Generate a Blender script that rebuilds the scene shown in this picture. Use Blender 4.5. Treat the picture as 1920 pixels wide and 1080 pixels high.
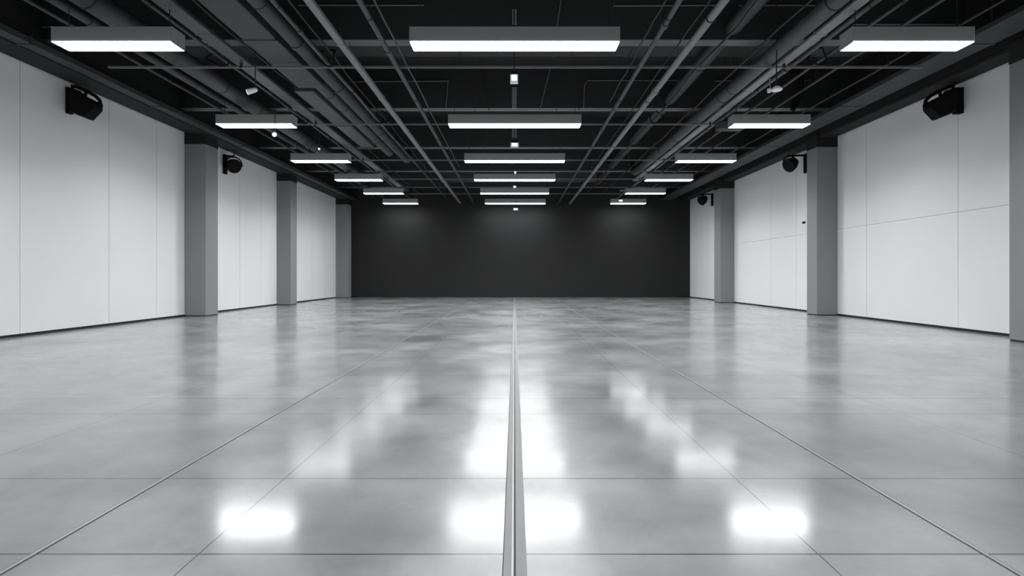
import bpy, math, random
from mathutils import Vector, Matrix
random.seed(7)
for o in list(bpy.data.objects): bpy.data.objects.remove(o)
C = bpy.context.scene
col = C.collection
# ---------------------------------------------------------------- camera, world, exposure
F = 1066.67            # focal length in pixels of the 1920 wide frame
CZ = 1.10              # camera height above the floor
cam_d = bpy.data.cameras.new('camera'); cam = bpy.data.objects.new('camera', cam_d); col.objects.link(cam)
cam.location = (0, 0, CZ); cam.rotation_euler = (math.pi/2, 0, 0)
cam_d.sensor_width = 36; cam_d.lens = 20
cam_d.shift_x = -5/1920; cam_d.shift_y = -22.5/1920
cam_d.clip_start = .05; cam_d.clip_end = 200
C.camera = cam
w = bpy.data.worlds.new('world'); C.world = w; w.use_nodes = True
w.node_tree.nodes['Background'].inputs[0].default_value = (.5, .52, .55, 1)
w.node_tree.nodes['Background'].inputs[1].default_value = 0.0
C.view_settings.view_transform = 'Standard'; C.view_settings.look = 'None'
C.view_settings.exposure = 0.75; C.view_settings.gamma = 1.0; C.view_settings.use_curve_mapping = False
LAMP = 11.0             # glow of the opal diffusers
BEAM = 29.0            # radiance of the light each fixture throws down
SPREAD = 147           # cut-off angle of the fixtures, degrees

# ---------------------------------------------------------------- materials
def mat(name, rgb, rough=.6, metal=0.0, noise=0.0, nscale=4.0, bump=0.0, bscale=60.0, spec=.5):
    m = bpy.data.materials.new(name); m.use_nodes = True
    nt = m.node_tree; b = nt.nodes['Principled BSDF']
    if not isinstance(rgb, tuple): rgb = (rgb, rgb*1.01, rgb*1.03)
    b.inputs['Base Color'].default_value = (*rgb, 1); b.inputs['Roughness'].default_value = rough
    b.inputs['Metallic'].default_value = metal; b.inputs['Specular IOR Level'].default_value = spec
    tc = nt.nodes.new('ShaderNodeTexCoord')
    if noise:
        n = nt.nodes.new('ShaderNodeTexNoise'); n.inputs['Scale'].default_value = nscale; n.inputs['Detail'].default_value = 5
        r = nt.nodes.new('ShaderNodeMapRange'); r.inputs['To Min'].default_value = 1-noise; r.inputs['To Max'].default_value = 1+noise
        x = nt.nodes.new('ShaderNodeMix'); x.data_type = 'RGBA'; x.blend_type = 'MULTIPLY'; x.inputs[0].default_value = 1
        nt.links.new(tc.outputs['Object'], n.inputs['Vector']); nt.links.new(n.outputs[0], r.inputs[0])
        x.inputs[6].default_value = (*rgb, 1); nt.links.new(r.outputs[0], x.inputs[7]); nt.links.new(x.outputs[2], b.inputs['Base Color'])
    if bump:
        n = nt.nodes.new('ShaderNodeTexNoise'); n.inputs['Scale'].default_value = bscale
        bp = nt.nodes.new('ShaderNodeBump'); bp.inputs['Strength'].default_value = bump; bp.inputs['Distance'].default_value = .01
        nt.links.new(tc.outputs['Object'], n.inputs['Vector']); nt.links.new(n.outputs[0], bp.inputs['Height']); nt.links.new(bp.outputs[0], b.inputs['Normal'])
    return m
M = dict(
    wall=mat('white_wall_panel', (.80, .805, .815), .75, noise=.03, nscale=.8, bump=.05, bscale=90),
    column=mat('grey_column_paint', (.235, .238, .242), .8, noise=.04, nscale=1.5, bump=.08, bscale=70),
    backwall=mat('charcoal_wall_paint', (.0092, .0094, .0096), .8, noise=.08, nscale=.7),
    ceiling=mat('black_ceiling_paint', (.014, .0142, .0148), .85, noise=.15, nscale=1.2, bump=.1),
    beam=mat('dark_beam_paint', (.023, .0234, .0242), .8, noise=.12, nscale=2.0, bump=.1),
    bounce_soffit=mat('beam_paint_with_bounce_light', (.14, .142, .145), .7, noise=.15, nscale=3.0),  # beam paint made paler, light bounced off the floor put into the colour
    edge=mat('black_edge_beam_paint', (.009, .009, .0093), .8, noise=.12, nscale=2.0),
    black=mat('black_rubber', (.012, .012, .012), .7),
    pipe=mat('grey_painted_pipe', (.058, .059, .061), .5, noise=.2, nscale=5),
    palepipe=mat('pale_grey_channel', (.21, .213, .217), .5, noise=.15, nscale=6),
    duct=mat('dark_grey_duct', (.036, .0365, .038), .55, noise=.2, nscale=3),
    rail=mat('grey_side_rail', (.034, .0345, .036), .6, noise=.15, nscale=3),
    strut=mat('grey_strut', (.17, .172, .176), .5, noise=.15, nscale=7),
    wire=mat('black_wire', (.02, .02, .02), .6),
    housing=mat('grey_lamp_housing', (.30, .303, .31), .5, noise=.03),
    white=mat('white_plastic', (.95, .95, .95), .4),
    cab=mat('black_plastic', (.003, .003, .0033), .8, spec=.2),
    grille=mat('black_grille', (.006, .006, .0062), .8, spec=.2, bump=.4, bscale=200),
    steel=mat('brushed_joint_steel', (.30, .303, .31), .35, metal=.3, noise=.12, nscale=9),
    plate=mat('joint_cover_plate', (.12, .122, .126), .42, metal=.0, noise=.15, nscale=6),
    groove=mat('dark_joint_seal', (.03, .03, .03), .7),
)
def emit_mat(name, s):
    m = bpy.data.materials.new(name); m.use_nodes = True; b = m.node_tree.nodes['Principled BSDF']
    b.inputs['Base Color'].default_value = (.9, .9, .9, 1)
    b.inputs['Emission Color'].default_value = (.97, .985, 1, 1); b.inputs['Emission Strength'].default_value = s
    return m
M['lamp'] = emit_mat('opal_diffuser', LAMP)
M['led'] = emit_mat('small_lamp_face', 1.2)

JX = [-8.1, -6.2, -4.4, -3.15, -1.25, 1.2, 3.1, 4.4, 6.2, 8.1]
JY = [-3.6, -1.9, -.6, .6, 1.4, 2.25, 3.09, 4.54, 5.1, 6.29, 8.04, 10.4, 13.0, 16.0, 19.5, 23.5, 27]
def floor_mat():
    m = bpy.data.materials.new('polished_concrete'); m.use_nodes = True; nt = m.node_tree; N = nt.nodes; L = nt.links
    b = N['Principled BSDF']
    tc = N.new('ShaderNodeTexCoord'); sep = N.new('ShaderNodeSeparateXYZ'); L.new(tc.outputs['Object'], sep.inputs[0])
    def noise(scale, detail=4, rough=.55, vec=None, dist=0):
        n = N.new('ShaderNodeTexNoise'); n.inputs['Scale'].default_value = scale; n.inputs['Detail'].default_value = detail
        n.inputs['Roughness'].default_value = rough; n.inputs['Distortion'].default_value = dist
        L.new(vec or tc.outputs['Object'], n.inputs['Vector']); return n.outputs[0]
    def mr(src, a, c, d, e):
        r = N.new('ShaderNodeMapRange'); r.inputs[1].default_value = a; r.inputs[2].default_value = c
        r.interpolation_type = 'SMOOTHSTEP'; r.inputs[3].default_value = d; r.inputs[4].default_value = e; L.new(src, r.inputs[0]); return r.outputs[0]
    def math_(op, a, c=None):
        n = N.new('ShaderNodeMath'); n.operation = op
        for i, v in enumerate((a, c)):
            if v is None: continue
            if isinstance(v, (int, float)): n.inputs[i].default_value = v
            else: L.new(v, n.inputs[i])
        return n.outputs[0]
    big = mr(noise(.45, 3, .5), .2, .8, .66, 1.34)
    mid = mr(noise(1.9, 4, .55), .2, .8, .74, 1.26)
    fine = mr(noise(30, 3), .3, .7, .97, 1.03)
    v = math_('MULTIPLY', math_('MULTIPLY', big, mid), fine)
    # saw cut joints
    def cuts(axis, vals, hw):
        acc = None
        for x in vals:
            d = math_('ABSOLUTE', math_('SUBTRACT', sep.outputs[axis], x))
            acc = d if acc is None else math_('MINIMUM', acc, d)
        return math_('LESS_THAN', acc, hw)
    cut = math_('MAXIMUM', cuts('X', JX, .0032), cuts('Y', JY, .0055))
    inv = math_('SUBTRACT', 1.0, math_('MULTIPLY', cut, .85))
    v2 = math_('MULTIPLY', math_('MULTIPLY', v, inv), .225)
    comb = N.new('ShaderNodeCombineColor')
    L.new(math_('MULTIPLY', v2, .985), comb.inputs[0]); L.new(v2, comb.inputs[1]); L.new(math_('MULTIPLY', v2, 1.025), comb.inputs[2])
    L.new(comb.outputs[0], b.inputs['Base Color'])
    rg = mr(noise(.9, 4, .5), .25, .75, .31, .48)
    L.new(rg, b.inputs['Roughness'])
    b.inputs['Specular IOR Level'].default_value = .6; b.inputs['IOR'].default_value = 1.55
    L.new(mr(noise(1.0, 3, .5), .25, .75, .65, 1.0), b.inputs['Coat Weight']); b.inputs['Coat IOR'].default_value = 1.9
    L.new(mr(noise(.7, 3, .5), .25, .75, .11, .19), b.inputs['Coat Roughness'])
    bp = N.new('ShaderNodeBump'); bp.inputs['Strength'].default_value = .3; bp.inputs['Distance'].default_value = .004
    L.new(math_('MULTIPLY', cut, -2.0), bp.inputs['Height']); L.new(bp.outputs[0], b.inputs['Normal'])
    return m
M['floor'] = floor_mat()

# ---------------------------------------------------------------- mesh helpers
class MB:
    def __init__(s, org=(0, 0, 0)): s.v = []; s.f = []; s.org = Vector(org); s.sm = []
    def add(s, vs, fs, smooth=False):
        n = len(s.v); s.v += [Vector(p) - s.org for p in vs]; s.f += [tuple(i+n for i in f) for f in fs]; s.sm += [smooth]*len(fs)
    def box(s, x0, x1, y0, y1, z0, z1, bev=0):
        if x0 > x1: x0, x1 = x1, x0
        if not bev:
            s.add([(x0,y0,z0),(x1,y0,z0),(x1,y1,z0),(x0,y1,z0),(x0,y0,z1),(x1,y0,z1),(x1,y1,z1),(x0,y1,z1)],
                  [(3,2,1,0),(4,5,6,7),(0,1,5,4),(1,2,6,5),(2,3,7,6),(3,0,4,7)])
        else:   # octagonal section along the longest axis
            d = [x1-x0, y1-y0, z1-z0]; a = d.index(max(d)); lo = [x0,y0,z0]; hi = [x1,y1,z1]
            u, w_ = [i for i in range(3) if i != a]; e = bev
            ring = [(lo[u]+e,lo[w_]),(hi[u]-e,lo[w_]),(hi[u],lo[w_]+e),(hi[u],hi[w_]-e),(hi[u]-e,hi[w_]),(lo[u]+e,hi[w_]),(lo[u],hi[w_]-e),(lo[u],lo[w_]+e)]
            pts = []
            for t in (lo[a], hi[a]):
                for p, q in ring:
                    c = [0,0,0]; c[a] = t; c[u] = p; c[w_] = q; pts.append(tuple(c))
            s.add(pts, [tuple(range(8)), tuple(range(15,7,-1))] + [(i, i+8, (i+1) % 8+8, (i+1) % 8) for i in range(8)])
    def tube(s, pts, r, n=10, ry=None):
        pts = [Vector(p) for p in pts]; rings = []; up0 = None
        for i, p in enumerate(pts):
            t = (pts[min(i+1, len(pts)-1)] - pts[max(i-1, 0)]).normalized()
            if up0 is None: up0 = Vector((0,0,1)) if abs(t.z) < .9 else Vector((1,0,0))
            a = t.cross(up0)
            if a.length < 1e-3: a = t.cross(Vector((0,1,0)))
            a.normalize(); b = a.cross(t).normalized(); up0 = b
            rr = r[i] if isinstance(r, (list, tuple)) else r
            rings.append([p + a*math.cos(k*2*math.pi/n)*rr + b*math.sin(k*2*math.pi/n)*(rr if ry is None else ry) for k in range(n)])
        vs = [q for g in rings for q in g]; fs = []
        for i in range(len(pts)-1):
            for k in range(n): fs.append((i*n+k, i*n+(k+1) % n, (i+1)*n+(k+1) % n, (i+1)*n+k))
        s.add(vs, fs, True)
        base = (len(pts)-1)*n
        s.add(rings[0], [tuple(range(n-1, -1, -1))]); s.add(rings[-1], [tuple(range(n))])
    def prism(s, ring0, ring1):
        n = len(ring0); s.add(list(ring0)+list(ring1), [tuple(range(n-1,-1,-1)), tuple(range(n, 2*n))] + [(i, (i+1) % n, (i+1) % n+n, i+n) for i in range(n)])
    def build(s, name, m, parent=None, bevel=0):
        me = bpy.data.meshes.new(name); me.from_pydata([tuple(v) for v in s.v], [], s.f); me.update()
        import bmesh
        bm = bmesh.new(); bm.from_mesh(me); bmesh.ops.recalc_face_normals(bm, faces=bm.faces); bm.to_mesh(me); bm.free()
        for p, q in zip(me.polygons, s.sm): p.use_smooth = q
        me.materials.append(m); o = bpy.data.objects.new(name, me); col.objects.link(o)
        if parent: o.parent = parent
        else: o.location = s.org
        if bevel:
            b = o.modifiers.new('bevel', 'BEVEL'); b.width = bevel; b.segments = 2; b.limit_method = 'ANGLE'
        return o
def tag(o, label=None, cat=None, group=None, kind=None):
    for k, v in (('label', label), ('category', cat), ('group', group), ('kind', kind)):
        if v: o[k] = v
    return o
def empty(name, loc, label, cat, group=None):
    o = bpy.data.objects.new(name, None); col.objects.link(o); o.location = loc; o.empty_display_size = .1
    return tag(o, label, cat, group)
def struct(mb, name, m): return tag(mb.build(name, m), kind='structure')

W = 9.0; YB = 29.2; YN = -6.0; HW = CZ+3.95; HC = CZ+5.25
# ---------------------------------------------------------------- room shell
a = MB(); a.box(-W-.3, W+.3, YN-.2, YB+.2, -.2, 0); struct(a, 'floor', M['floor'])
a = MB(); a.box(-W-.3, W+.3, YN-.2, YB+.2, HC, HC+.2)
struct(a, 'ceiling', M['ceiling'])
a = MB(); a.box(-W-.3, W+.3, YB, YB+.2, 0, HC)
struct(a, 'wall_back', M['backwall'])
a = MB(); a.box(-W-.3, W+.3, YN-.2, YN, 0, HC); struct(a, 'wall_front', M['wall'])
GAP = .05
def side_wall(sgn, ys, faint, name, hz=None):
    x0, x1 = sgn*W, sgn*(W+.04)
    a = MB()
    ys = [YN] + ys + [YB]
    z = [GAP, HW] if hz is None else [GAP, hz, HW]
    for i in range(len(ys)-1):
        g = .012
        for j in range(len(z)-1):
            a.box(x0, x1, ys[i]+g/2, ys[i+1]-g/2, z[j]+(.003 if j else 0), z[j+1]-(.003 if j < len(z)-2 else 0))
    o = struct(a, name, M['wall'])
    b = MB(); b.box(sgn*(W+.041), sgn*(W+.3), YN, YB, 0, HC)
    k = b.build('backing_wall', M['black'], o)
side_wall(-1, [-3.2, .4, 3.6, 7.0, 10.35, 12.62, 14.3, 15.8, 18.62, 20.2, 21.7, 25.3, 27.0], None, 'wall_left')
side_wall(1, [-3.2, .4, 3.6, 7.0, 9.4, 11.55, 14.55, 16.0, 18.2, 20.0, 23.6, 26.5], None, 'wall_right', CZ+1.30)
for sgn, nm in ((-1, 'baseboard_left'), (1, 'baseboard_right')):
    a = MB(); a.box(sgn*(W+.015), sgn*(W+.0405), YN, YB, 0, GAP-.002); struct(a, nm, M['black'])
a = MB(); a.box(-8.3, 8.3, YB-.012, YB, 0, .04); struct(a, 'baseboard_back', M['black'])
# shallow uprights on the dark back wall
a = MB(); a.box(8.32, 8.42, YB-.02, YB, 0, HC-.01); struct(a, 'trim_1', M['edge'])

# ---------------------------------------------------------------- columns
def column(x_in, y0, y1, sgn, label):
    org = (sgn*(W+x_in)/2, (y0+y1)/2, 0); t = empty('column', org, label, 'column', 'grey columns along the side walls')
    a = MB(org); a.box(sgn*x_in, sgn*(W-.002), y0, y1, .02, HW-.35); a.build('shaft', M['column'], t, .012)
    a = MB(org); a.box(sgn*(x_in-.004), sgn*(W-.002), y0-.004, y1+.004, HW-.35, HW-.001); a.build('collar', M['edge'], t); t.children[-1]['label'] = 'black painted column head'
    a = MB(org); a.box(sgn*(x_in+.01), sgn*(W-.002), y0+.01, y1-.01, 0, .02); a.build('base', M['black'], t)
column(8.42, 15.5, 16.15, -1, 'grey square column on the left wall, nearest of the left row')
column(8.46, 21.5, 22.1, -1, 'grey square column, middle one of the left wall')
column(8.38, 28.6, 29.18, -1, 'grey square column in the far left corner by the black wall')
column(8.42, 9.05, 9.69, 1, 'grey square column cut by the right edge of the photo')
column(8.42, 15.85, 16.4, 1, 'grey square column on the right wall behind the near white panels')
column(8.42, 23.3, 24.0, 1, 'grey square column on the right wall, farthest from the camera')

# ---------------------------------------------------------------- ceiling beams
names = ['nearest', 'second nearest', 'third nearest', 'fourth nearest', 'farthest']
BY = [10.25, 14.42, 18.78, 23.0, 27.2]
for n, y in zip(names, BY):
    org = (0, y, CZ+4.25); t = empty('ceiling_beam', org, 'deep dark beam across the ceiling, %s of five' % n, 'beam', 'cross beams under the black ceiling')
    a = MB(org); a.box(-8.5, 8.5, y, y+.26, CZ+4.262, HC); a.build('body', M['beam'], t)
    a = MB(org); a.box(-8.5, 8.5, y-.004, y+.264, CZ+4.25, CZ+4.262); a.build('painted_bounce_plate', M['bounce_soffit'], t)['label'] = 'beam underside painted paler for light from the floor'  # thin added plate, its paler colour stands in for floor bounce light
for y in (6.0, 1.8, -2.4):
    a = MB((0, y, CZ+4.25)); a.box(-8.5, 8.5, y, y+.26, CZ+4.25, HC)
    tag(a.build('ceiling_beam', M['beam'], None, .01), 'deep dark ceiling beam above and behind the camera', 'beam', 'cross beams behind the frame')
# edge beams over the walls
for sgn, s in ((-1, 'left'), (1, 'right')):
    a = MB((sgn*8.75, YB/2, HW)); a.box(sgn*8.5, sgn*9.04, YN, YB, HW, HC)
    tag(a.build('edge_beam', M['edge']), 'black boxed beam running along the top of the %s wall' % s, 'beam')
# long lower rails beside them
def long_box(name, x0, x1, z0, z1, y0, y1, m, label, cat, group=None, bev=.01, joints=None, jm=None, rods=None, jname='joint_band'):
    org = ((x0+x1)/2, y0, z0)
    t = empty(name, org, label, cat, group)
    a = MB(org); a.box(x0, x1, y0, y1, z0, z1, bev); a.build('body', m, t)
    if joints:
        for y in joints:
            a = MB(org); e = .012; a.box(x0-e, x1+e, y, y+.05, z0-e, z1+e); a.build(jname, jm or m, t)
    if rods:
        for y in rods:
            for x in (x0+.02, x1-.02):
                a = MB(org); a.tube([(x, y, z1), (x, y, HC)], .006, 5); a.build('hanger_rod', M['wire'], t)
    return t
RY = [8.9, 12.4, 16.6, 20.9, 25.2]
long_box('side_rail', 7.45, 8.02, CZ+3.88, CZ+3.98, 5, YB-.05, M['rail'], 'broad flat dark grey channel running lengthways near the right wall', 'channel', None, .01, [9.5, 13, 17, 21, 25], M['duct'], RY)
long_box('side_rail', 8.50, 8.93, CZ+3.86, CZ+3.94, 5, YB-.05, M['edge'], 'narrow black rail tight above the right wall panels', 'channel', None, .01)
long_box('side_rail', -8.32, -8.10, CZ+3.88, CZ+4.0, 5, YB-.05, M['duct'], 'thin grey rail running lengthways near the left wall', 'channel', None, .01, [9.5, 13, 17, 21, 25], M['duct'])
long_box('side_rail', -8.9, -8.36, CZ+3.87, CZ+3.98, 5, YB-.65, M['edge'], 'flat black rail just above the left wall panels', 'channel', None, .01)

# ---------------------------------------------------------------- cross struts (thin channels hung from rods)
SY = [(10.34, 3.785), (14.24, 3.785), (18.65, 3.785), (22.3, 3.785), (26.3, 3.785)]
for n, (y, h) in zip(names, SY):
    z = CZ+h; org = (0, y, z); t = empty('cross_strut', org, 'thin grey channel across the ceiling carrying the long pipes, %s of five' % n, 'channel', 'cross channels on rods')
    xe = 7.4 if y < 20 else 5.0
    a = MB(org); a.box(-xe, xe, y, y+.035, z, z+.035); a.build('channel', M['strut'], t)
    for x in (-7.0, -5.6, -3.0, -1.0, 1.05, 3.2, 5.4, 6.8):
        if abs(x) < xe:
            a = MB(org); a.tube([(x, y+.02, z+.03), (x, y+.02, HC)], .006, 5); a.build('hanger_rod', M['wire'], t)

# ---------------------------------------------------------------- lengthways pipes, trays and ducts
Y0, Y1 = 4.0, YB-.02
def pipe(x, h, r, m, label, name='ceiling_pipe', cat='pipe', group=None, y0=Y0, y1=Y1, n=12, clamps=(), couple=(), ry=None, wob=.0):
    org = (x, y0, CZ+h); t = empty(name, org, label, cat, group)
    k = 24; pts = []
    for i in range(k+1):
        y = y0+(y1-y0)*i/k; pts.append((x+random.uniform(-wob, wob), y, CZ+h+random.uniform(-wob, wob)*.5))
    a = MB(org); a.tube(pts, r, n, ry); a.build('tube', m, t)
    for y in couple:
        a = MB(org); a.tube([(x, y, CZ+h), (x, y+.12, CZ+h)], r+.014, n, None if ry is None else ry+.014); a.build('coupling', m, t)
    for y in clamps:
        a = MB(org); a.tube([(x, y, CZ+h), (x, y+.03, CZ+h)], r+.008, n, None if ry is None else ry+.008); a.build('clamp', M['wire'], t)
        a = MB(org); a.tube([(x, y+.015, CZ+h+(ry or r)), (x, y+.015, HC)], .006, 5); a.build('hanger_rod', M['wire'], t)
    return t
CL = [8.2, 12.0, 16.2, 20.6, 24.8]
def channel(x, h, wd, ht, m, label, y0=Y0, y1=Y1):
    org = (x, y0, CZ+h); t = empty('ceiling_channel', org, label, 'channel')
    a = MB(org); a.box(x-wd/2, x+wd/2, y0, y1, CZ+h, CZ+h+ht, .012); a.build('body', m, t)
    for y in [6.3, 9.1, 11.9, 14.7, 17.5, 20.3, 23.1, 25.9]:
        a = MB(org); a.box(x-wd/2-.006, x+wd/2+.006, y, y+.06, CZ+h-.004, CZ+h+ht+.004); a.build('joint_band', m, t)
    for y, hh in SY:
        a = MB(org); a.box(x-.02, x+.02, y, y+.04, CZ+h+ht, CZ+hh+.001); a.build('clip', M['wire'], t)
channel(-2.79, 3.70, .115, .075, M['palepipe'], 'pale grey straight channel running lengthways, left of the centre lights')
pipe(-2.10, 3.73, .042, M['pipe'], 'mid grey round pipe just left of the centre row of lights', clamps=CL, couple=[9.4, 15.4, 21.4])
pipe(-1.97, 3.855, .016, M['pipe'], 'thin conduit hugging the round pipe left of the centre lights', name='conduit', cat='conduit', y1=20, n=8, wob=.012)
pipe(2.23, 3.73, .040, M['pipe'], 'mid grey round pipe just right of the centre row of lights', clamps=CL, couple=[8.4, 14.4, 20.4])
pipe(2.11, 3.86, .014, M['wire'], 'thin dark cable along the pipe right of the centre lights', name='conduit', cat='conduit', y1=12.6, n=8, wob=.015)
pipe(2.83, 3.72, .058, M['palepipe'], 'thicker grey pipe running lengthways, second from the centre on the right', clamps=CL, couple=[7.4, 11.4, 17.4, 23.4])
pipe(2.74, 3.87, .014, M['wire'], 'slack black cable lying on the thicker right hand pipe', name='conduit', cat='cable', y1=24, n=6, wob=.02)
# left bundle
fat_left = pipe(-3.70, 3.975, .125, M['duct'], 'fat round duct inside the left bundle, nearest the centre', name='round_duct', cat='duct', y1=19.2, n=20, couple=[9.6, 11.9, 15.6], clamps=CL[:3])
pipe(-4.05, 4.0, .13, M['pipe'], 'second fat round duct of the left bundle, beside the flat duct', name='round_duct', cat='duct', y0=11.7, y1=18.4, n=20, couple=[12.4, 16.6], clamps=[13.4, 16.2])
long_box('flat_duct', -4.45, -3.9, CZ+3.86, CZ+4.12, 4, 11.68, M['duct'], 'wide rectangular duct of the left bundle reaching over the camera', 'duct', None, .012, [6.5, 9.3], M['duct'], [8, 11])
long_box('flat_duct', -4.62, -4.22, CZ+3.86, CZ+4.08, 11.9, 17.2, M['pipe'], 'short rectangular duct behind the first beam on the left', 'duct', None, .012, [14.6, 17.1], M['duct'], [13, 16])
pipe(-3.42, 3.90, .035, M['pipe'], 'slim pipe on the inner side of the left duct bundle', clamps=CL, couple=[9, 17], wob=.01)
pipe(-3.32, 4.02, .018, M['wire'], 'thin black cable on the inner side of the left duct bundle', name='conduit', cat='cable', n=6, wob=.03)
channel(-4.98, 3.87, .27, .07, M['pipe'], 'flat grey tray running lengthways between the left ducts and left lights', y1=25.5)
pipe(-5.28, 3.93, .03, M['duct'], 'slim dark pipe just outside the flat left tray', clamps=CL, wob=.01)
pipe(-5.42, 4.04, .016, M['wire'], 'loose black cable outside the flat left tray', name='conduit', cat='cable', n=6, wob=.035)
pipe(-4.75, 4.10, .02, M['wire'], 'loose black cable above the flat left tray', name='conduit', cat='cable', n=6, wob=.04)
pipe(-6.2, 4.03, .17, M['duct'], 'large round duct running lengthways above the left side lights', name='round_duct', cat='duct', y1=23.5, n=22, couple=[7.6, 13.6, 17.6, 19.4], clamps=CL[:4])
pipe(-6.75, 4.05, .075, M['duct'], 'medium dark pipe outside the large left round duct', clamps=CL, couple=[9.0, 15.0])
pipe(-7.25, 4.10, .03, M['duct'], 'thin pipe between the large left duct and the left rail', clamps=CL)
# right bundle
fat_right = pipe(4.62, 3.97, .135, M['pipe'], 'fat round duct lengthways on the right, beside the flat tray', name='round_duct', cat='duct', y1=21.5, n=20, couple=[7.4, 12.6, 17.8], clamps=CL[:4])
channel(4.90, 3.86, .18, .06, M['palepipe'], 'flat pale tray beside the fat right hand duct', y1=23)
pipe(5.16, 3.93, .045, M['pipe'], 'slim grey pipe just outside the fat right hand duct', clamps=CL, couple=[10.8, 15.2], wob=.008)
pipe(5.63, 3.97, .03, M['duct'], 'thin dark pipe above the right row of lights', clamps=CL, y1=22, wob=.01)
pipe(3.92, 4.45, .15, M['duct'], 'dark high duct threading the beams, right of the thick pipe', name='round_duct', cat='duct', n=18, y1=27, ry=.12, clamps=CL)
pipe(3.55, 4.02, .022, M['wire'], 'dark cable hanging along the ceiling right of the thick pipe', name='conduit', cat='cable', n=6, wob=.04)
pipe(4.33, 4.05, .018, M['wire'], 'dark cable on the inner side of the fat right hand duct', name='conduit', cat='cable', n=6, wob=.035)
pipe(6.35, 4.10, .028, M['duct'], 'thin pipe just outside the right row of lights', clamps=CL)
pipe(7.15, 4.05, .022, M['wire'], 'black cable beside the broad right hand channel', name='conduit', cat='cable', n=6, wob=.03)

# transverse ducts
def cross_duct(x0, x1, y0, y1, h0, h1, label, m=None):
    org = ((x0+x1)/2, y0, CZ+h0); t = empty('flat_duct', org, label, 'duct')
    a = MB(org); a.box(x0, x1, y0, y1, CZ+h0, CZ+h1); a.build('body', m or M['duct'], t, .015)
    k = max(1, int((x1-x0)/1.6))
    for i in range(1, k):
        x = x0+(x1-x0)*i/k; a = MB(org); a.box(x-.03, x+.03, y0-.012, y1+.012, CZ+h0-.012, CZ+h1); a.build('flange', m or M['duct'], t)
    for x in (x0+.2, x1-.2):
        a = MB(org); a.tube([(x, (y0+y1)/2, CZ+h1), (x, (y0+y1)/2, HC)], .008, 5); a.build('hanger_rod', M['wire'], t)
cross_duct(-7.3, 7.3, 11.35, 12.0, 4.62, 5.0, 'wide flat duct crossing the ceiling behind the first beam', M['beam'])
cross_duct(-3.1, -1.7, 23.5, 24.0, 3.95, 4.4, 'short dark cross duct near the far end, left of the centre lights')
cross_duct(1.75, 3.4, 23.5, 24.0, 3.95, 4.4, 'short dark cross duct near the far end, right of the centre lights')
cross_duct(4.85, 5.45, 13.5, 13.8, 3.5, 3.68, 'short dark duct stub behind the second right light')
def bent(name, pts, r, m, label, cat, n=12):
    org = pts[0]; a = MB(org); a.tube(pts, r, n); return tag(a.build(name, m), label, cat)
# curved branches and loops
def arc_pts(p0, p1, p2, k=10):
    p0, p1, p2 = map(Vector, (p0, p1, p2)); return [p0*(1-t)**2 + p1*2*t*(1-t) + p2*t*t for t in [i/k for i in range(k+1)]]
def elbow(t, x, y, h, r, m):
    org = tuple(t.location); a = MB(org); a.tube([(x, y, CZ+h)]+arc_pts((x, y+.05, CZ+h), (x, y+1.1, CZ+h), (x, y+1.1, HC-.05)), r, 20); a.build('elbow', m, t)
elbow(fat_left, -3.70, 19.2, 3.975, .125, M['duct']); elbow(fat_right, 4.62, 21.5, 3.97, .135, M['pipe'])
bent('flexible_hose', arc_pts((7.1, 14.2, HC-.1), (7.25, 14.2, CZ+4.6), (6.95, 14.25, CZ+4.15)), .06, M['cab'], 'black flexible hose dropping beside the second beam on the right', 'hose')
bent('flexible_hose', arc_pts((6.9, 9.0, HC-.1), (7.15, 9.0, CZ+4.3), (7.05, 9.05, CZ+4.0)), .05, M['cab'], 'black flexible hose dropping above the nearest right light', 'hose')
for k, (x, y, d) in enumerate([(-3.35, 10.2, 'near the first cross channel on the left'), (-5.3, 10.2, 'beside the flat left tray at the first cross channel'), 
        (5.42, 10.2, 'by the slim right pipe at the first cross channel'), (-3.3, 14.1, 'near the second cross channel on the left'), (3.5, 14.1, 'at the second cross channel on the right'), (-5.2, 14.1, 'beside the flat left tray at the second cross channel')]):
    p = [(x+.16*math.sin(t)*(1+.3*math.sin(3*t+k)), y+.06*math.cos(2*t+k), CZ+3.93+.15*math.cos(t)) for t in [i*2*math.pi/18 for i in range(17)]]
    bent('cable_loop', p, .013, M['cab'], 'coiled black cable loop ' + d, 'cable', 6)

# conduits clipped on the beam faces
def conduit(pts, label, r=.014, m=None):
    a = MB(pts[0]); a.tube(pts, r, 6); tag(a.build('conduit', m or M['strut']), label, 'conduit')
def P(x, y, D): return ((x-965)*D/F, D, CZ+(517.5-y)*D/F)     # a point of the beam face at distance D
D1, D2, D3 = 10.22, 14.39, 18.75
conduit([P(560, 10, D1), P(795, 10, D1)], 'thin horizontal conduit on the nearest beam, left of the centre light')
conduit([P(1150, 11, D1), P(1345, 10, D1)], 'thin horizontal conduit on the nearest beam, right of the centre light')
conduit([P(1385, 10, D1), P(1545, 10, D1)], 'thin horizontal conduit high on the nearest beam, far right of the centre light')
conduit([P(24, 50, D1), P(310, 52, D1)], 'thin horizontal conduit above the nearest left light')
conduit([P(1600, 46, D1), P(1800, 46, D1)], 'thin horizontal conduit above the nearest right light')
conduit([P(655, 153, D2), P(842, 152, D2)], 'thin horizontal conduit on the second beam, left half')
conduit([P(840, 152, D2), P(836, 203, D2)], 'short upright conduit on the second beam, left of the centre strip')
conduit([P(1288, 151, D2), P(1102, 151, D2), P(1096, 160, D2), P(1094, 203, D2)], 'bent conduit on the second beam, right of the centre strip')
conduit([P(1031, 130, D2), P(1012, 206, D2)], 'slanting thin conduit on the second beam just right of the centre strip')
conduit([P(1340, 152, D2), P(1385, 151, D2)], 'short horizontal conduit on the second beam beyond the thick right pipe')
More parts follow.
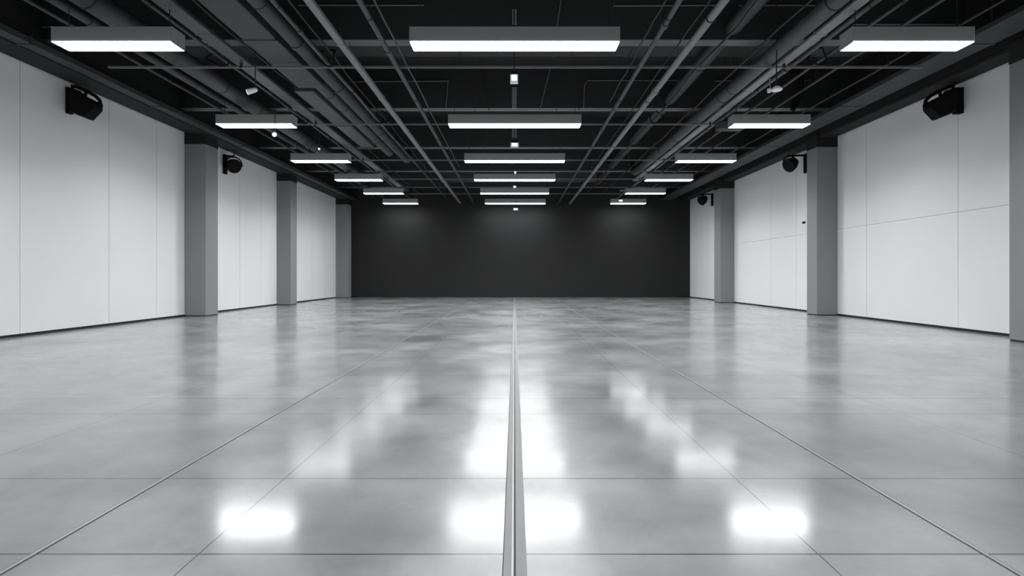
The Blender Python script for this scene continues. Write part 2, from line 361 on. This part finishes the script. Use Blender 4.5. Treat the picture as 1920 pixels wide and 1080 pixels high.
conduit([P(1052, 0, D1), P(1044, 52, D1)], 'slanting thin conduit on the nearest beam above the centre light')
conduit([P(905, 130, D2), P(917, 206, D2)], 'dark slanting cable on the second beam left of the centre strip', .01, M['wire'])
conduit([P(1083, 130, D2), P(1086, 206, D2)], 'dark upright cable on the second beam right of the centre strip', .01, M['wire'])
conduit([P(1520, 150, D2), P(1497, 153, D2)], 'short conduit stub on the second beam near the black hose')
# central strips on the beams
for D, ya, yb, lb in ((D1, 18, 45, 'pale vertical strip on the nearest beam above the centre light'), (D1+.02, 0, 0, None), (D2, 164, 203, 'pale vertical strip in the middle of the second beam'), (D3, 240, 258, 'pale vertical strip in the middle of the third beam')):
    if lb is None: continue
    p0 = P(960, ya, D); p1 = P(969, yb, D); a = MB(p0); a.box(p0[0], p1[0], D-.02, D+.03, p1[2], p0[2], .006)
    tag(a.build('cover_strip', M['palepipe']), lb, 'strip')

# ---------------------------------------------------------------- hanging lights
ords = ['nearest', 'second nearest', 'third nearest', 'fourth nearest', 'fifth nearest', 'farthest']
LY = [(8.10, 3.34), (12.80, 3.425), (16.93, 3.44), (20.92, 3.55), (24.8, 3.615), (28.1, 3.60)]
LC = [(-5.74, -5.87, -5.81, -5.77, -5.74, -5.66), (0, 0, 0, 0, 0, .03), (5.68, 5.79, 5.73, 5.70, 5.72, 5.63)]
def hanging_light(x, y, h, L, label, group, dim=1.0):
    z = CZ+h; org = (x, y, z); t = empty('hanging_light', org, label, 'light', group)
    dp = .32; hh = .215
    a = MB(org); a.box(x-L/2, x+L/2, y, y+dp, z, z+hh); a.build('housing', M['housing'], t, .006)
    for s in (-1, 1):
        a = MB(org); xe = x+s*L/2
        a.box(xe-.0 if s > 0 else xe-.012, xe+.012 if s > 0 else xe, y-.004, y+dp+.004, z-.012, z+hh+.004); a.build('end_cap', M['housing'], t, .003)
    a = MB(org); a.box(x-L/2+.002, x+L/2-.002, y-.004, y+dp+.004, z-.009, z-.0005); a.build('diffuser', M['lamp'], t)
    ld = bpy.data.lights.new('lamp_light', 'AREA'); ld.shape = 'RECTANGLE'; ld.size = L-.01; ld.size_y = dp
    ld.energy = BEAM*dim*math.pi*L*dp; ld.spread = math.radians(SPREAD); ld.color = (.97, .985, 1)
    lo = bpy.data.objects.new('lamp_light', ld); col.objects.link(lo); lo.parent = t; lo.location = (0, dp/2, -.014)
    for s in (-1, 1):
        xw = x+s*(L/2-.12)
        a = MB(org); a.tube([(xw, y+dp/2, z+hh), (xw, y+dp/2, HC)], .007, 6); a.build('suspension_wire', M['wire'], t)
        a = MB(org); a.box(xw-.03, xw+.03, y+dp/2-.03, y+dp/2+.03, z+hh, z+hh+.03); a.build('wire_bracket', M['wire'], t)
for (row, L, side) in ((0, 1.70, 'left'), (1, 2.98, 'centre'), (2, 1.72, 'right')):
    for i, (y, h) in enumerate(LY):
        hanging_light(LC[row][i], y, h, L, '%s grey box light with glowing white underside, %s in the %s row' % ('long' if L > 2 else 'short', ords[i], side), 'hanging lights of the %s row' % side, (1, 1, 1.05, 1.1, .8, .16)[i])
    for y in (4.0, -.1, -4.2):
        hanging_light(LC[row][0], y, 3.34, L, 'grey box light with glowing underside in the %s row, above or behind the camera' % side, 'hanging lights outside the frame', .45)

# ---------------------------------------------------------------- small white fixtures
def white_box(x, y, D, wpx, hpx, label, deep=.12, drop=True):
    px = P(x, y, D); w2 = wpx*D/F/2; h2 = hpx*D/F/2; org = px; t = empty('ceiling_fixture', org, label, 'fixture')
    X, Y, Z = px
    a = MB(org); a.box(X-w2, X+w2, Y, Y+deep, Z-h2, Z+h2); a.build('case', M['white'], t, .012)
    a = MB(org); a.box(X-w2*.62, X+w2*.62, Y-.008, Y, Z-h2*.6, Z+h2*.6); a.build('front_panel', M['led'], t)
    a = MB(org); a.box(X-w2*.7, X+w2*.7, Y+.02, Y+deep-.02, Z+h2, Z+h2+.05); a.build('mount', M['cab'], t)
    if drop:
        a = MB(org); a.tube([(X, Y+deep/2, Z+h2+.04), (X, Y+deep/2, HC)], .012, 6); a.build('drop_rod', M['wire'], t)
white_box(964, 146, 10.0, 15, 16, 'small white box fixture below the nearest cross channel in the room centre')
white_box(965, 271, 15.1, 16, 8, 'small white box fixture hanging behind the second centre light')
white_box(966, 323, 19.6, 4, 5, 'tiny white box fixture between the third and fourth centre lights')
white_box(965, 350, 22.6, 6, 4, 'tiny white box fixture between the fourth and fifth centre lights')
white_box(967, 392, 28.0, 9, 4, 'low white fixture below the farthest centre light against the black wall')
def spot(x, y, D, r, length, direction, label, drop=True):
    c = Vector(P(x, y, D)); d = Vector(direction).normalized(); org = tuple(c); t = empty('spotlight', org, label, 'spotlight')
    a = MB(org); a.tube([c-d*length*.5, c-d*length*.3, c+d*length*.5], [r*.55, r*.8, r], 16); a.build('head', M['white'], t)
    a = MB(org); a.tube([c+d*length*.5, c+d*(length*.5+.006)], r*.85, 16); a.build('lens', M['led'], t)
    top = c-d*length*.3+Vector((0, 0, r*.7))
    a = MB(org); a.tube([top, top+Vector((0, .0, .12)), (top.x, top.y, HC)], .009, 6); a.build('drop_rod', M['wire'], t)
spot(473, 170, 9.9, .05, .17, (-1, -.2, -.35), 'small tilted white spotlight hanging on the left below the first cross channel')
spot(515, 252, 12.5, .05, .14, (.3, -1, -.3), 'small white spotlight just under the second left light')
def dome(x, y, D, r, label):
    c = Vector(P(x, y, D)); org = tuple(c); t = empty('ceiling_lamp', org, label, 'lamp')
    a = MB(org); a.tube([c+Vector((0, 0, -.02)), c+Vector((0, 0, .0)), c+Vector((0, 0, .05))], [r*.8, r, r*.5], 20); a.build('shade', M['white'], t)
    a = MB(org); a.tube([c+Vector((0, 0, .05)), (c.x, c.y, HC)], .01, 6); a.build('drop_rod', M['wire'], t)
    a = MB(org); a.tube([c+Vector((-r-.02, 0, .22)), c+Vector((-r-.01, 0, .05)), c+Vector((-r*.8, 0, 0))], .012, 6); a.build('side_bracket', M['palepipe'], t)
    a = MB(org); a.tube([c+Vector((-r-.03, 0, .01)), c+Vector((-r-.03, 0, -.05))], .03, 10); a.build('side_knob', M['white'], t)
dome(1456, 168, 9.8, .10, 'small oval white lamp below the first cross channel on the right')
white_box(1863, 44, 9.3, 12, 6, 'small pale fitting at the top of the frame above the nearest right light', .1)
white_box(1164, 376, 27.9, 8, 4, 'tiny pale fitting over the farthest right light', .08)
white_box(598, 279, 15.5, 4, 4, 'tiny pale fitting on the left below the second beam', .05)
# small dark sensor on the right wall
a = MB((W-.03, 17.65, CZ+1.66)); a.box(W-.05, W, 17.6, 17.72, CZ+1.63, CZ+1.69); tag(a.build('wall_sensor', M['cab'], None, .01), 'tiny black fitting on the right wall beside the middle column', 'sensor')

# ---------------------------------------------------------------- wall speakers
def big_speaker(sgn, D, label, sc=1.0, cx=161, cy=193):
    # outline seen from the room, metres at D = 11.4 (x away from the wall, z up)
    k = 11.4/F*sc
    out = [(-27, 28), (-27, -19), (7, -32), (25, -13), (26, 1), (15, 5), (-9, 17), (-16, 26)]
    c = Vector((sgn*abs((cx-965)*D/F), D, CZ+(517.5-cy)*D/F)); org = tuple(c); t = empty('wall_speaker', org, label, 'speaker', 'black speakers on the side walls')
    def q(p, dy, s=1.0): return (c.x - sgn*p[0]*k*s, c.y+dy, c.z + p[1]*k*s)
    a = MB(org); a.prism([q(p, -.12, .92) for p in out], [q(p, .12) for p in out]); a.build('cabinet', M['cab'], t, .03)
    a = MB(org); a.prism([q(p, -.13, .8) for p in out], [q(p, -.11, .8) for p in out]); a.build('grille', M['grille'], t)
    yk = [(-24, 24), (-26, 32), (-14, 29), (2, 22), (18, 13), (26, 5), (28, -4), (25, -12)]
    a = MB(org); a.tube([q(p, .0) for p in yk], .035, 8); a.build('yoke', M['cab'], t)
    a = MB(org); a.tube([q((0, 20), 0), q((-2, 10), 0)], .03, 8); a.build('swivel', M['cab'], t)
    a = MB(org); a.box(c.x+sgn*27*k, sgn*(W-.001), D-.06, D+.06, c.z-.22, c.z+.30); a.build('wall_plate', M['cab'], t, .01)
    a = MB(org); a.tube([q((-20, 30), 0), (q((-20, 30), 0)[0], c.y, HW)], .015, 6); a.build('hanger_rod', M['wire'], t)
big_speaker(-1, 11.45, 'large black wall speaker on the left wall, nearest the camera')
big_speaker(1, 11.45, 'large black wall speaker on the right wall, nearest the camera', cx=168)
def round_speaker(x, y, D, sgn, r, label, face):
    c = Vector(P(x, y, D)); org = tuple(c); t = empty('wall_speaker', org, label, 'speaker', 'black speakers on the side walls')
    d = Vector(face).normalized()
    a = MB(org); a.tube([c-d*.28, c-d*.12, c+d*.06], [r*.45, r*.85, r], 22); a.build('cabinet', M['cab'], t)
    a = MB(org); a.tube([c+d*.06, c+d*.07], r*.9, 22); a.build('grille', M['grille'], t)
    side = d.cross(Vector((0, 0, 1))).normalized(); up = side.cross(d).normalized()
    pts = [c+side*(r+.04)*math.cos(th)+up*(r+.05)*math.sin(th)-d*.04 for th in [i*math.pi/12 for i in range(13)]]
    a = MB(org); a.tube(pts, .022, 8); a.build('yoke', M['cab'], t)
    top = c+up*(r+.05)-d*.04
    a = MB(org); a.tube([top, Vector((sgn*8.7, D+.02, top.z+.03)), Vector((sgn*8.98, D+.03, top.z+.04))], .03, 8); a.build('arm', M['cab'], t)
    a = MB(org); a.box(sgn*8.93, sgn*(W-.001), D-.07, D+.1, c.z-.25, top.z+.08); a.build('wall_plate', M['cab'], t, .01)
    a = MB(org); a.tube([top, Vector((top.x, top.y, HW+.02 if HW > top.z else top.z+.05))], .014, 6); a.build('hanger_rod', M['wire'], t)
round_speaker(438, 311, 17.6, -1, .22, 'smaller round black speaker beyond the nearest left column', (.75, -.75, -.35))
round_speaker(1481, 309, 17.5, 1, .22, 'smaller black speaker beyond the near right column', (-.85, -.35, -.45))
round_speaker(1316, 376, 25.8, 1, .22, 'farthest black speaker on the right wall near the black end wall', (-.8, -.3, -.5))

# ---------------------------------------------------------------- floor joints
t = empty('expansion_joint', (0, 12, 0), 'long metal expansion joint down the middle of the floor', 'floor joint')
for x0, x1, m, nm, z in ((-.042, -.012, M['plate'], 'cover_plate', .003), (.005, .046, M['plate'], 'cover_plate', .003), (-.012, -.004, M['steel'], 'steel_lip', .006), (-.004, .005, M['groove'], 'seal', .002), (-.046, -.042, M['groove'], 'seal', .002)):
    a = MB((0, 12, 0)); a.box(x0, x1, -3, YB-.02, 0, z); a.build(nm, m, t)
for x, s in ((-1.90, 'left'), (1.86, 'right')):
    t = empty('joint_strip', (x, 12, 0), 'slim pale metal strip set lengthways in the floor, %s of centre' % s, 'floor joint')
    a = MB((x, 12, 0)); a.box(x-.008, x+.007, -3, YB-.02, 0, .003); a.build('strip', M['steel'], t)
    a = MB((x, 12, 0)); a.box(x+.007, x+.012, -3, YB-.02, 0, .0015); a.box(x-.013, x-.008, -3, YB-.02, 0, .0015); a.build('seal', M['groove'], t)
